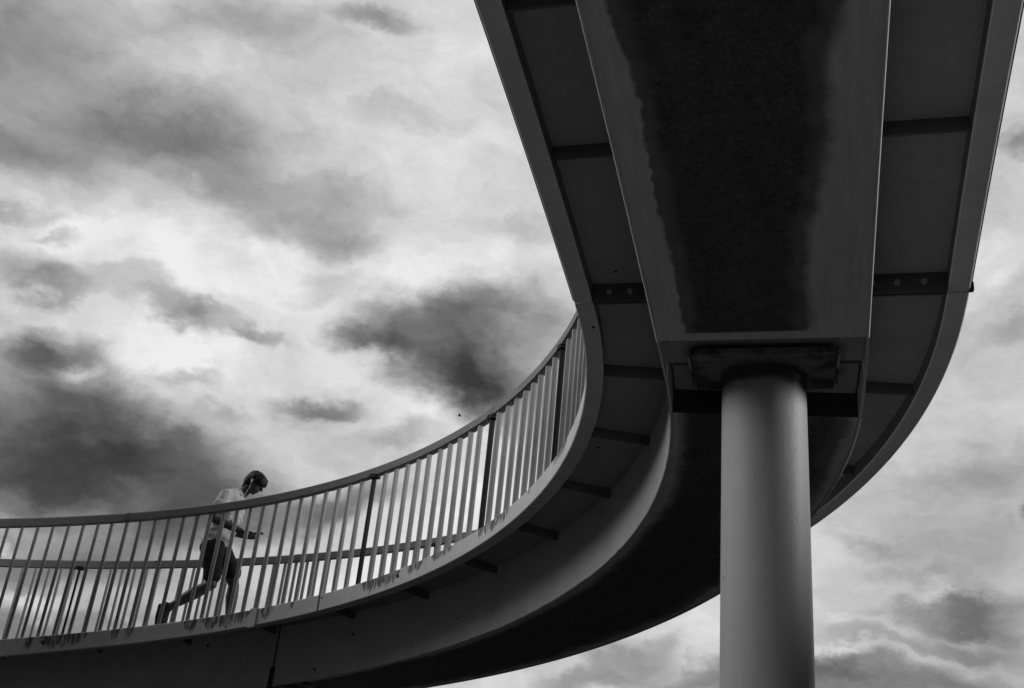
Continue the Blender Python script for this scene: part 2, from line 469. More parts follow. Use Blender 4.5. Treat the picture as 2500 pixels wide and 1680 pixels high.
def column_mat():
    m, t, b = base_mat('column_paint', .5, .35)
    P = nd(t, 'ShaderNodeTexCoord').outputs['Object']
    v = mth(t, 'MULTIPLY_ADD', mth(t, 'SUBTRACT', noise(t, scaled(t, P, (1, 1, .3)), 5, 5, .6), .5), .08, .42)
    v = mth(t, 'MULTIPLY_ADD', mth(t, 'SUBTRACT', noise(t, scaled(t, P, (1, 1, .06)), 22, 4, .6), .5), .09, v)
    v = mth(t, 'MULTIPLY_ADD', mth(t, 'SUBTRACT', noise(t, P, 180, 2), .5), .08, v)
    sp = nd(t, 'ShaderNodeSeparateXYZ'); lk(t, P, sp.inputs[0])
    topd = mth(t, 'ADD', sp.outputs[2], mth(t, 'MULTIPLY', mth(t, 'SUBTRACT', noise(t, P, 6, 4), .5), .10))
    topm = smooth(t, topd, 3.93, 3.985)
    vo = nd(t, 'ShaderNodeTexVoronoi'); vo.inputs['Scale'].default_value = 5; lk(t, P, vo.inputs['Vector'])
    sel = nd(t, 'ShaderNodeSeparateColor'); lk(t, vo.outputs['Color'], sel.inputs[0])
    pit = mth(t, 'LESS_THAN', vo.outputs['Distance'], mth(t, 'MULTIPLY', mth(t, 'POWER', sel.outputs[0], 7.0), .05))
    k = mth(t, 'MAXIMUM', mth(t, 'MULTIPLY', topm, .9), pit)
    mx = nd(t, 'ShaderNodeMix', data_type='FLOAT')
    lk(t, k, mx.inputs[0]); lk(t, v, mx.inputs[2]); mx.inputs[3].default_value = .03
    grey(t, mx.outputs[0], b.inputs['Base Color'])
    bump(t, b, mth(t, 'ADD', noise(t, P, 42, 5, .65), mth(t, 'MULTIPLY', noise(t, P, 9, 2), .5)), .45, .005)
    return m
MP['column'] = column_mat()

def plain(name, val, rough=.8, var=.3, sc=20, spec=.2):
    m, t, b = base_mat(name, rough, spec)
    P = nd(t, 'ShaderNodeTexCoord').outputs['Object']
    v = mth(t, 'MULTIPLY_ADD', mth(t, 'SUBTRACT', noise(t, P, sc, 4, .6), .5), val * var * 2, val)
    grey(t, v, b.inputs['Base Color'])
    bump(t, b, noise(t, P, sc * 2, 3), .2, .003)
    return m

# ------------------------------------------------------------------ ground
def sst(x, a, b):
    t = min(1, max(0, (x - a) / (b - a)))
    return t * t * (3 - 2 * t)
def terrain(x, y):
    """level ground with a pale strip added for bounce light, unseen grass banks added to the sides and behind the photographer for shade"""
    az = math.degrees(math.atan2(x, y)); d = math.hypot(x, y)
    right = 4.4 * sst(x, 3.7, 5.6) * sst(az, 31, 42) * (1 - sst(az, 150, 165))
    left = 8.0 * sst(math.hypot(x + 2.98, y - 6.6), 6.4, 8.4) * sst(-az, 33, 50) * (1 - sst(-az, 140, 160))
    rear = 6.0 * sst(-y, 3.4, 5.6)
    return max(right, left, rear)
bm = bmesh.new()
ax_ = [math.copysign(.16 * abs(i) + 900 * (abs(i) / 75) ** 7, i) for i in range(-75, 76)]
gv = [[bm.verts.new((x, y, terrain(x, y))) for y in ax_] for x in ax_]
for i in range(150):
    for j in range(150):
        bm.faces.new((gv[i][j], gv[i + 1][j], gv[i + 1][j + 1], gv[i][j + 1]))
def ground_mat():
    m, t, b = base_mat('ground_grass_and_bounce_strip', .9, .2)
    P = nd(t, 'ShaderNodeTexCoord').outputs['Object']
    sp = nd(t, 'ShaderNodeSeparateXYZ'); lk(t, P, sp.inputs[0])
    wob = mth(t, 'MULTIPLY', mth(t, 'SUBTRACT', noise(t, P, 1.2, 4), .5), .8)
    yy = mth(t, 'ADD', sp.outputs[1], wob)
    bounce_mask = mth(t, 'MULTIPLY', smooth(t, mth(t, 'ABSOLUTE', mth(t, 'ADD', yy, .3)), 3.5, 3.9, 1.0, 0.0),
               smooth(t, sp.outputs[2], .05, .3, 1.0, 0.0))
    grass = mth(t, 'MULTIPLY_ADD', mth(t, 'SUBTRACT', noise(t, P, 6, 6, .65), .5), .03, .03)
    bounce_tone = mth(t, 'MULTIPLY_ADD', mth(t, 'SUBTRACT', noise(t, P, 30, 4, .6), .5), .10, .50)  # pale strip added to bounce light up onto the undersides
    mx = nd(t, 'ShaderNodeMix', data_type='FLOAT')
    lk(t, bounce_mask, mx.inputs[0]); lk(t, grass, mx.inputs[2]); lk(t, bounce_tone, mx.inputs[3])
    grey(t, mx.outputs[0], b.inputs['Base Color'])
    bump(t, b, noise(t, P, 18, 6, .7), .6, .03)
    return m
o = obj('ground', bm, ground_mat(), None, 60)
tag(o, kind='structure')

# ------------------------------------------------------------------ footbridge
root_loc = at(0, 0, 0); root_loc.z = 0
BR = empty('footbridge', root_loc)
tag(BR, 'curved painted steel footbridge ramp sweeping overhead on round columns', 'footbridge')
S_A, S_B = -13.0, 24.4
HS = .104      # underside of the deck plate
JOINT = -.115
NOTCH = ((-.42, .34), (6.98, 7.74))

def part(name, bm, mat, sm=30, parent=BR):
    return obj(name, bm, mat, parent, sm)

# deck plate
bm = bmesh.new()
sweep(bm, [(HW - FLW, HS), (HW - FLW, .132), (-HW + FLW, .132), (-HW + FLW, HS)], chain(S_A, S_B, .12))
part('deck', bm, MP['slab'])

# edge beams, split at the movement joint
def beam_profile(sg):
    a, b_ = HW, HW - FLW
    r = .007
    p = [(a - r, 0), (a, r), (a, HF - r), (a - r, HF), (b_ + r, HF), (b_, HF - r), (b_, r), (b_ + r, 0)]
    return [(sg * x, y) for x, y in p]
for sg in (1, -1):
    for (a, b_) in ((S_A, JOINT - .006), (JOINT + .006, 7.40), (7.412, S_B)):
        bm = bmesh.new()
        sweep(bm, beam_profile(sg), chain(a, b_, .08), True, lambda j: 1 if j == 5 else 0)     # inner web: its shade painted in with the dark rib colour
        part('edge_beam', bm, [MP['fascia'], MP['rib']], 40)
    # rusty drip lip along the outer lower corner
    bm = bmesh.new()
    a0 = HW + .001
    sweep(bm, [(sg * a0, .012), (sg * (a0 + .006), .012), (sg * (a0 + .006), .034), (sg * a0, .034)], chain(S_A, JOINT - .01, .12))
    part('drip_lip', bm, MP['rust'])
    # cover strap over the later expansion gap
    bm = bmesh.new()
    sweep(bm, [(sg * (HW - .03), HF + .001), (sg * (HW - .03), HF + .008), (sg * (HW + .012), HF + .008), (sg * (HW + .012), -.012), (sg * (HW - .03), -.012), (sg * (HW - .03), -.001), (sg * (HW + .001), -.001), (sg * (HW + .001), HF + .001)], chain(7.365, 7.455, .03))
    part('cover_strap', bm, MP['fascia'])
# dark end cap knob on the outer beam at the joint
bm = bmesh.new()
t0 = heading(JOINT)
T = Vector((-math.sin(t0), math.cos(t0), 0)); NL = Vector((-math.cos(t0), -math.sin(t0), 0)); UP = Vector((0, 0, 1))
box(bm, at(JOINT, -HW - .006, .03), T, NL, UP, .020, .016, .026, .005)
part('joint_cap', bm, MP['rust'])

# thin seam on the inner beam
bm = bmesh.new()
sweep(bm, [(HW + .0005, .0), (HW + .003, .0), (HW + .003, HF), (HW + .0005, HF)], chain(6.545, 6.56, .01))
part('weld_seam', bm, MP['rust'])
# plugged drain holes on the inner beam
for s_ in (5.43, 9.82):
    bm = bmesh.new()
    t_ = heading(s_)
    n_ = Vector((-math.cos(t_), -math.sin(t_), 0))
    disc(bm, at(s_, HW + .0005, .098), n_, .017, .005, 12)
    part('drain_plug', bm, MP['rust'])

# girder
LIP = .007
def girder(a, b_):
    bm = bmesh.new()
    r = .0042
    top = HS - .002
    prof = [(GB, top), (GB, -GD + r), (GB - r, -GD - .002), (GB - .016, -GD - .002), (GB - .018, -GD + LIP),
            (-GB + .018, -GD + LIP), (-GB + .016, -GD - .002), (-GB + r, -GD - .002), (-GB, -GD + r), (-GB, top)]
    sweep(bm, prof, chain(a, b_, .08), True, lambda j: 1 if j in (1, 2, 3, 4, 5, 6, 7) else 0)
    for f in bm.faces:
        if len(f.verts) > 4:
            f.material_index = 2  # end walls: recess shade painted in with the dark steel
    return part('girder', bm, [MP['paint'], MP['soffit'], MP['rust']], 35)  # the rust slot only paints in the end walls' recess shade
girder(S_A, NOTCH[0][0])
girder(NOTCH[0][1], NOTCH[1][0])
girder(NOTCH[1][1], S_B)

def notch(a, b_, mid):
    up = -GD + .095
    up2 = -GD + .158
    # cheek plates closing the sides of the bearing recess
    for sg in (1, -1):
        for (p, q, inset) in ((a + .001, mid - .004, 0.0), (mid + .004, b_ - .001, .004)):
            bm = bmesh.new()
            x1, x0 = sg * (GB - inset), sg * (GB - inset - .014)
            sweep(bm, [(x1, HS - .003), (x1, -GD), (x0, -GD), (x0, HS - .003)], chain(p, q, .06))
            part('cheek_plate', bm, MP['paint'])
    # roof of the recess: two panels with a step at the movement joint
    bm = bmesh.new()
    sweep(bm, [(GB - .016, up + .02), (GB - .016, up), (-GB + .016, up), (-GB + .016, up + .02)], chain(a + .002, mid - .008, .06))
    part('recess_panel', bm, MP['panel'])
    bm = bmesh.new()
    sweep(bm, [(GB - .03, up2 + .02), (GB - .03, up2), (-GB + .03, up2), (-GB + .03, up2 + .02)], chain(mid + .002, b_ - .002, .06))
    part('recess_panel', bm, MP['panel'])
    for sg in (1, -1):
        bm = bmesh.new()
        sweep(bm, [(sg * (GB - .03), up + .019), (sg * (GB - .03), up - .006), (sg * .40, up - .006), (sg * .40, up + .019)], chain(mid - .006, mid + .012, .01))
        part('joint_angle', bm, MP['joint'])
notch(NOTCH[0][0], NOTCH[0][1], -.06)
notch(NOTCH[1][0], NOTCH[1][1], 7.36)

# cross ribs under the cantilevers
ribs = [-1.29 - .94 * k for k in range(12)][::-1] + [.83 + .94 * k for k in range(25)]
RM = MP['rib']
def rib(s_, sg, depth, thick, name='rib', mat=None):
    bm = bmesh.new()
    o0, o1 = GB + .002, HW - FLW - .002
    steps = 6
    t_ = heading(s_)
    c0, c1 = at(s_, sg * o0, HS - .001), at(s_, sg * o1, HS - .001)
    ax = (c1 - c0).normalized()
    tt = Vector((-math.sin(t_), math.cos(t_), 0))
    c = (c0 + c1) / 2 - UP * depth / 2
    box(bm, c, ax, tt, UP, (c1 - c0).length / 2, thick / 2, depth / 2, .003, s_)
    return obj(name, bm, mat or RM, BR, 30)
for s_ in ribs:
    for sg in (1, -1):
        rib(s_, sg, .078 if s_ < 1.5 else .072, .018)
for sg in (1, -1):
    jp = rib(JOINT - .03, sg, .118, .016, 'joint_plate', MP['joint'])
    rib(JOINT + .022, sg, .100, .014, 'joint_plate', MP['joint'])
    for o_ in ((.76, .885) if sg > 0 else (.60, .73, .87)):
        bm = bmesh.new()
        disc(bm, at(JOINT - .039, sg * o_, HS - .062), -T, .019, .016, 6)
        bt = obj('bolt', bm, MP['slab'], None, None)
        bt.parent = jp
# vertical stiffener seam with a gap cover on the girder side at the far movement joint
for sg in (1,):
    bm = bmesh.new()
    sweep(bm, [(GB + .001, -GD + .17), (GB + .007, -GD + .17), (GB + .007, HS - .01), (GB + .001, HS - .01)], chain(7.352, 7.366, .01))
    part('weld_seam', bm, MP['rust'])
    bm = bmesh.new()
    sweep(bm, [(GB + .0008, -GD + .01), (GB + .003, -GD + .01), (GB + .003, HS - .01), (GB + .0008, HS - .01)], chain(4.59, 4.605, .01))
    part('weld_seam', bm, MP['paint'])
    bm = bmesh.new()
    sweep(bm, [(GB + .001, -GD - .03), (GB + .014, -GD - .03), (GB + .014, -GD + .18), (GB + .001, -GD + .18)], chain(7.335, 7.385, .02))
    part('gap_cover', bm, MP['rust'])

# ------------------------------------------------------------------ columns
def column(s_, label):
    base = at(s_, 0, 0)
    ztop = base.z - GD + .060
    cz = empty('bridge_column', (base.x, base.y, 0), heading(s_))
    tag(cz, label, 'column', 'round columns carrying the footbridge')
    bm = bmesh.new()
    n, R = 72, .2325
    zs = [-.02, .02] + [i * .25 for i in range(1, int((ztop - .05) / .25) + 1)] + [ztop]
    rings = []
    for z in zs:
        rings.append([bm.verts.new((R * math.cos(2 * math.pi * i / n), R * math.sin(2 * math.pi * i / n), z)) for i in range(n)])
    for a, b_ in zip(rings, rings[1:]):
        for i in range(n):
            bm.faces.new((a[i], a[(i + 1) % n], b_[(i + 1) % n], b_[i]))
    bm.faces.new(rings[-1]); bm.faces.new(rings[0][::-1])
    obj('shaft', bm, MP['column'], cz, 40, world=False)
    bm = bmesh.new()   # weld collar
    prof = [(R + .001, ztop - .012), (R + .010, ztop - .004), (R + .010, ztop + .0), (R + .001, ztop + .0)]
    rr = [[bm.verts.new((r * math.cos(2 * math.pi * i / n), r * math.sin(2 * math.pi * i / n), z)) for i in range(n)] for r, z in prof]
    for a in range(4):
        b_ = (a + 1) % 4
        for i in range(n):
            bm.faces.new((rr[a][i], rr[a][(i + 1) % n], rr[b_][(i + 1) % n], rr[b_][i]))
    obj('collar', bm, MP['joint'], cz, 40, world=False)
    bm = bmesh.new()
    zc = ztop + .0205
    box(bm, Vector((0, -.075, zc)), Vector((1, 0, 0)), Vector((0, 1, 0)), UP, .385, .245, .0195, .004)
    obj('bearing_plate', bm, MP['plate'], cz, 30, world=False)
    for sg in (-1, 1):
        bm = bmesh.new()
        box(bm, Vector((sg * .402, -.17, zc + .012)), Vector((1, 0, 0)), Vector((0, 1, 0)), UP, .008, .085, .022, .003)
        obj('guide_bracket', bm, MP['panel'], cz, 30, world=False)
        bm = bmesh.new()
        box(bm, Vector((sg * .402, .06, zc + .004)), Vector((1, 0, 0)), Vector((0, 1, 0)), UP, .006, .07, .016, .003)
        obj('guide_bracket', bm, MP['joint'], cz, 30, world=False)
    return cz

def plate_mat():
    m, t, b = base_mat('oil_stained_plate', .6)
    P = nd(t, 'ShaderNodeTexCoord').outputs['Object']
    k = smooth(t, noise(t, P, 3.2, 5, .6), .42, .60)
    v = mth(t, 'MULTIPLY_ADD', k, -.17, .21)
    v = mth(t, 'MULTIPLY_ADD', mth(t, 'SUBTRACT', noise(t, P, 50, 4), .5), .08, v)
    grey(t, v, b.inputs['Base Color'])
    return m
MP['plate'] = plate_mat()
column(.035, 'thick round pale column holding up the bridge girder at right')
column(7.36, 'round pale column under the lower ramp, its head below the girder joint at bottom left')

# ------------------------------------------------------------------ railings
RH = 1.300
def railing(sg, label, s_from, s_to, posts, r0, name='railing'):
    rt = empty(name, tuple(at(5, sg * (HW - .06), HF)))
    tag(rt, label, 'railing', 'steel bar railings of the footbridge')
    oc = HW - .062
    # handrail: flat hollow section with softened corners
    bm = bmesh.new()
    hw, r = .036, .010
    z1, z0 = RH, RH - .086
    pr = [(oc + hw - r, z0), (oc + hw, z0 + r * .5), (oc + hw, z1 - r), (oc + hw - r, z1), (oc - hw + r, z1), (oc - hw, z1 - r), (oc - hw, z0 + r * .5), (oc - hw + r, z0)]
    sweep(bm, [(sg * a, b_) for a, b_ in pr], chain(S_A, 20.0, .08))
    obj('handrail', bm, MP['handrail'], rt, 40)
    for s_ in ((9.245, 4.17) if sg > 0 else (7.9,)):
        bm = bmesh.new()
        sweep(bm, [(sg * a, b_) for a, b_ in ((oc + hw + .002, z0 + .004), (oc + hw + .002, z1 - .012), (oc + hw - .008, z1 + .002), (oc - hw + .008, z1 + .002), (oc - hw - .002, z1 - .012), (oc - hw - .002, z0 + .004))], chain(s_ - .028, s_ + .028, .02))
        obj('rail_sleeve', bm, MP['joint'], rt, 40)
    # balusters evenly spaced along the rail itself
    k = lambda s_: 1 - sg * oc * float(np.interp(s_, _S, _k))
    pos, s_ = [], r0
    while s_ < 20:
        pos.append(s_); s_ += .1300 / k(s_)
    s_ = r0 - .13 / k(r0)
    while s_ > S_A:
        pos.append(s_); s_ -= .13 / k(s_)
    pos.sort()
    rest = bmesh.new()
    nin = 0
    first = None
    for s_ in pos:
        if any(abs(s_ - p) * k(s_) < .055 for p in posts):
            continue
        inside = s_from <= s_ <= s_to
        b0, b1 = at(s_, sg * oc, .14), at(s_, sg * oc, z0 + .001)
        th = heading(s_)
        tt = Vector((-math.sin(th), math.cos(th), 0)); nn = Vector((-math.cos(th), -math.sin(th), 0))
        if inside and nin < 100:
            nin += 1
            if first is None:
                bm = bmesh.new()
                box(bm, Vector((0, 0, (b1.z - b0.z) / 2)), Vector((0, 1, 0)), Vector((-1, 0, 0)), UP, .0135, .022, (b1.z - b0.z) / 2, .0025)
                first = obj('baluster', bm, MP['rail'], None, 30)
                o_ = first
            else:
                o_ = first.copy()
                COL.objects.link(o_)
            o_.parent = rt
            o_.matrix_parent_inverse = Matrix.Translation(rt.location).inverted()
            o_.location = b0
            o_.rotation_euler = (random.uniform(-.004, .004), random.uniform(-.004, .004), th + random.uniform(-.05, .05))
        else:
            box(rest, (b0 + b1) / 2, tt, nn, UP, .0135, .022, (b1.z - b0.z) / 2)
    rs = obj('baluster', rest, MP['rail'], rt, 30)
    rs['kind'] = 'stuff'
    for s_ in posts:
        bm = bmesh.new()
        b0, b1 = at(s_, sg * oc, .112), at(s_, sg * oc, z0 + .003)
        th = heading(s_)
        tt = Vector((-math.sin(th), math.cos(th), 0)); nn = Vector((-math.cos(th), -math.sin(th), 0))
        box(bm, (b0 + b1) / 2, tt, nn, UP, .0115, .024, (b1.z - b0.z) / 2, .002)
        p = obj('post', bm, MP['post'], rt, 30)
        bm = bmesh.new()    # saddle bracket gripping the rail
        pc = [(-.042, -.014), (.042, -.014), (.042, .008), (.026, .022), (-.026, .022), (-.042, .008)]
        c = at(s_, sg * oc, z0)
        f0 = [bm.verts.new(c + tt * x + UP * y + nn * (hw + .003)) for x, y in pc]
        f1 = [bm.verts.new(c + tt * x + UP * y - nn * (hw + .003)) for x, y in pc]
        bm.faces.new(f0); bm.faces.new(f1[::-1])
        for i in range(6):
            bm.faces.new((f0[i], f0[(i + 1) % 6], f1[(i + 1) % 6], f1[i]))
        br = obj('bracket', bm, MP['post'], None, None)
        br.parent = p
    return rt
MP['post'] = paint('black_post_paint', .010, .02, rough=.75)
railing(1, 'nearer pale bar railing along the inside of the curve, black posts', -1.0, 14.0, (1.55, 2.72, 4.195, 6.085, 12.2), 6.085)
railing(-1, 'farther pale bar railing behind the walker on the outside of the curve', 2.9, 13.6, (3.2, 6.53, 9.91, 13.3), 9.91 - .06)

# ------------------------------------------------------------------ walker
def tube(bm, secs, n=14):
    """loft through (centre, radius_a, radius_b, axis_a or None) rings with rounded ends"""
    pts = [Vector(s[0]) for s in secs]
    rings = []
    for i, s in enumerate(secs):
        d = (pts[min(i + 1, len(pts) - 1)] - pts[max(i - 1, 0)]).normalized()
        a = Vector(s[3]) if len(s) > 3 and s[3] is not None else (Vector((0, 1, 0)) if abs(d.y) < .9 else Vector((0, 0, 1)))
        a = (a - d * a.dot(d)).normalized()
        b_ = d.cross(a)
        rings.append((pts[i], a, b_, d, s[1], s[2]))
    def ring(c, a, b_, ra, rb):
        return [bm.verts.new(c + a * ra * math.cos(2 * math.pi * k / n) + b_ * rb * math.sin(2 * math.pi * k / n)) for k in range(n)]
    allr = []
    c, a, b_, d, ra, rb = rings[0]
    m = min(ra, rb)
    for t in (.15, .45, .8):
        al = t * math.pi / 2
        allr.append(ring(c - d * m * math.cos(al), a, b_, ra * math.sin(al), rb * math.sin(al)))
    for (c, a, b_, d, ra, rb) in rings:
        allr.append(ring(c, a, b_, ra, rb))
    m = min(ra, rb)
    for t in (.8, .45, .15):
        al = t * math.pi / 2
        allr.append(ring(c + d * m * math.cos(al), a, b_, ra * math.sin(al), rb * math.sin(al)))
    for p, q in zip(allr, allr[1:]):
        for k in range(n):
            bm.faces.new((p[k], p[(k + 1) % n], q[(k + 1) % n], q[k]))
    bm.faces.new(allr[0][::-1]); bm.faces.new(allr[-1])

def ell(bm, c, f, u, rf, rs, ru, n=18):
    """ellipsoid with forward axis f and up axis u"""
    f = Vector(f).normalized(); u = Vector(u); u = (u - f * u.dot(f)).normalized(); s = f.cross(u)
    r = bmesh.ops.create_uvsphere(bm, u_segments=n, v_segments=n // 2 + 2, radius=1.0)
    for v_ in r['verts']:
        p = v_.co.copy()
        v_.co = Vector(c) + f * p.x * rf + s * p.y * rs + u * p.z * ru

def fused(name, bm, mat, parent, voxel=.007, it=4, fac=.5):
    """fuse overlapping volumes into one continuous surface"""
    bmesh.ops.recalc_face_normals(bm, faces=bm.faces)
    me = bpy.data.meshes.new(name + '_raw')
    bm.to_mesh(me); bm.free()
    o_ = bpy.data.objects.new(name, me)
    COL.objects.link(o_)
    r = o_.modifiers.new('r', 'REMESH'); r.mode = 'VOXEL'; r.voxel_size = voxel; r.use_smooth_shade = True
    if it:
        s = o_.modifiers.new('s', 'SMOOTH'); s.iterations = it; s.factor = fac
    dg = bpy.context.evaluated_depsgraph_get()
    me2 = bpy.data.meshes.new_from_object(o_.evaluated_get(dg))
    bpy.data.objects.remove(o_)
    bpy.data.meshes.remove(me)
    me2.name = name
    me2.shade_smooth()
    return link(name, me2, mat, parent, world=False)

foot = at(8.0, .62, .132)
thp = heading(8.0)
yaw = math.atan2(-math.cos(thp), math.sin(thp))
PE = empty('person', foot, yaw)
tag(PE, 'person in pale T-shirt and dark shorts walking up the ramp, head bowed over a phone', 'person')
SK = plain('skin', .045, .5, .12, 30, .35)
SHIRT = plain('pale_cotton', .42, .9, .12, 14)
SHORTS = plain('dark_shorts_cloth', .012, .9, .2, 30)
HAIR = plain('dark_hair', .007, .6, .3, 120, .25)
SHOE = plain('black_trainers', .012, .7, .2, 40)

hc = Vector((.028, 0, 1.520))
hf, hu = Vector((.80, 0, -.60)), Vector((.60, 0, .80))
hs = Vector((0, 1, 0))
def H(f, s, u):
    return hc + hf * f + hs * s + hu * u

bm = bmesh.new()
# torso, pelvis
tube(bm, [((-.262, 0, .80), .145, .105), ((-.255, 0, .90), .135, .10), ((-.225, 0, 1.02), .130, .098), ((-.18, 0, 1.16), .150, .112), ((-.165, 0, 1.27), .160, .105), ((-.145, 0, 1.345), .11, .075)], 20)
tube(bm, [((-.13, 0, 1.34), .062, .062), ((-.075, 0, 1.41), .054, .056), ((-.03, 0, 1.48), .052, .055)])
for sg in (-1, 1):
    tube(bm, [((-.16, sg * .06, 1.335), .055, .055), ((-.185, sg * .155, 1.315), .058, .058)])
# rear (right) leg: bent, pushing off
tube(bm, [((-.245, -.085, .80), .088, .09), ((-.21, -.095, .62), .074, .078), ((-.178, -.1, .47), .058, .06), ((-.170, -.1, .415), .054, .057), ((-.235, -.1, .372), .055, .058), ((-.34, -.1, .305), .057, .064), ((-.44, -.1, .235), .046, .051), ((-.535, -.1, .165), .031, .034), ((-.575, -.1, .135), .034, .036)])
tube(bm, [((-.595, -.1, .14), .036, .036), ((-.59, -.1, .05), .038, .032), ((-.578, -.1, -.045), .042, .025), ((-.545, -.1, -.072), .04, .018)])
# front (left) leg: nearly straight
tube(bm, [((-.225, .085, .80), .088, .09), ((-.12, .09, .63), .074, .078), ((-.035, .09, .50), .058, .06), ((-.015, .09, .45), .053, .056), ((-.012, .09, .34), .057, .062), ((.0, .09, .22), .046, .050), ((.004, .09, .10), .031, .035), ((.004, .09, .07), .034, .036)])
tube(bm, [((-.03, .09, .04), .034, .03), ((.05, .09, .05), .038, .032), ((.13, .09, .045), .042, .024), ((.18, .09, .05), .036, .018)])
# right arm and palm
tube(bm, [((-.195, -.185, 1.30), .054, .054), ((-.225, -.215, 1.18), .050, .050), ((-.250, -.228, 1.06), .043, .045), ((-.235, -.222, 1.035), .043, .044), ((-.15, -.20, 1.012), .043, .044), ((-.05, -.172, .978), .037, .038), ((.03, -.15, .955), .027, .030)])
tube(bm, [((.03, -.15, .953), .030, .028), ((.065, -.138, .945), .038, .024), ((.10, -.125, .935), .040, .019)])
# left arm and palm, steadying the other side of the phone
tube(bm, [((-.165, .185, 1.30), .054, .054), ((-.20, .215, 1.18), .050, .050), ((-.225, .222, 1.06), .043, .045), ((-.21, .215, 1.035), .043, .044), ((-.13, .165, 1.012), .043, .044), ((-.04, .10, .978), .037, .038), ((.03, .045, .955), .027, .030)])
tube(bm, [((.03, .045, .953), .030, .028), ((.062, .02, .944), .038, .024), ((.09, .0, .934), .038, .019)])
# head
ell(bm, H(.0, 0, .006), hf, hu, .097, .077, .092)
ell(bm, H(.030, 0, -.050), hf, hu, .066, .058, .072)
ell(bm, H(.052, 0, -.095), hf, hu, .036, .034, .028)
tube(bm, [(H(.088, 0, .018), .011, .012), (H(.102, 0, -.010), .013, .014), (H(.112, 0, -.028), .016, .014)], 10)
tube(bm, [(H(.088, -.018, -.060), .007, .009), (H(.093, 0, -.060), .008, .010), (H(.088, .018, -.060), .007, .009)], 8)
tube(bm, [(H(.080, -.05, .030), .010, .010), (H(.091, -.018, .031), .011, .010), (H(.091, .018, .031), .011, .010), (H(.080, .05, .030), .010, .010)], 8)
for sg in (-1, 1):
    ell(bm, H(-.012, sg * .077, -.012), hf, hu, .020, .010, .032, 12)
body = fused('body', bm, SK, PE, .0058, 3, .5)

# fingers: separate chains joined to the palms
def hand(side):
    bm = bmesh.new()
    if side < 0:
        P0, fw_, lat = Vector((.098, -.125, .934)), Vector((.93, .30, -.12)).normalized(), Vector((.28, -.95, .0)).normalized()
    else:
        P0, fw_, lat = Vector((.088, .0, .933)), Vector((.80, -.56, -.12)).normalized(), Vector((.55, .82, .0)).normalized()
    for i, (o_, L) in enumerate(((-.027, .066), (-.009, .074), (.009, .070), (.026, .056))):
        b0 = P0 + lat * o_
        p1 = b0 + fw_ * L * .45 - UP * .006
        p2 = b0 + fw_ * L * .82 + UP * .000
        p3 = b0 + fw_ * L * 1.02 + UP * .012
        tube(bm, [(b0 - fw_ * .02, .0092, .0092), (p1, .0086, .0086), (p2, .0080, .0080), (p3, .0070, .0070)], 8)
    t0_ = P0 - fw_ * .045 - lat * .026 * (1 if side < 0 else 1) + UP * .008
    tube(bm, [(t0_, .012, .012), (t0_ + fw_ * .028 + UP * .022, .0105, .0105), (t0_ + fw_ * .062 + UP * .024 + lat * .012, .009, .009), (t0_ + fw_ * .082 + UP * .021 + lat * .02, .0075, .0075)], 8)
    return fused('hand', bm, SK, PE, .0035, 2, .4)
hand(-1); hand(1)

# T-shirt: loose over the back, hem dipping at the front
bm = bmesh.new()
tube(bm, [((-.250, 0, .878), .168, .148, None), ((-.247, 0, .93), .160, .140), ((-.225, 0, 1.02), .152, .132), ((-.182, 0, 1.15), .163, .136), ((-.163, 0, 1.27), .168, .120), ((-.14, 0, 1.345), .118, .086), ((-.118, 0, 1.375), .075, .07)], 22)
tube(bm, [((-.175, 0, .86), .10, .075), ((-.185, 0, .92), .11, .08), ((-.15, 0, 1.1), .11, .10)], 16)
for sg in (-1, 1):
    x0_ = -.165 if sg > 0 else -.19
    tube(bm, [((-.15, sg * .10, 1.335), .066, .066), ((x0_, sg * .185, 1.305), .071, .068), ((x0_ - .018, sg * .212, 1.21), .072, .070), ((x0_ - .026, sg * .222, 1.165), .073, .072)], 16)
shirt = fused('shirt', bm, SHIRT, PE, .007, 2, .5)
# folds in the cloth
me = shirt.data
import mathutils.noise as mn
for v_ in me.vertices:
    p = v_.co
    w = max(0, min(1, (1.30 - p.z) / .25))
    q = Vector((p.x * 9 + p.z * 14, p.y * 9, p.z * 20 - p.x * 12))
    v_.co = p + v_.normal * (mn.noise(q) * .019 * (.35 + w) + mn.noise(p * 45) * .003)

# shorts
bm = bmesh.new()
tube(bm, [((-.262, 0, .79), .158, .138), ((-.255, 0, .88), .150, .125)], 20)
tube(bm, [((-.255, -.085, .79), .100, .128), ((-.225, -.095, .66), .094, .108), ((-.196, -.1, .56), .088, .094), ((-.184, -.1, .498), .086, .090)], 18)
tube(bm, [((-.232, .085, .79), .100, .120), ((-.135, .09, .66), .094, .105), ((-.055, .09, .575), .088, .092)], 18)
shorts = fused('shorts', bm, SHORTS, PE, .007, 3, .5)
for v_ in shorts.data.vertices:
    v_.co += v_.normal * mn.noise(v_.co * 16) * .006

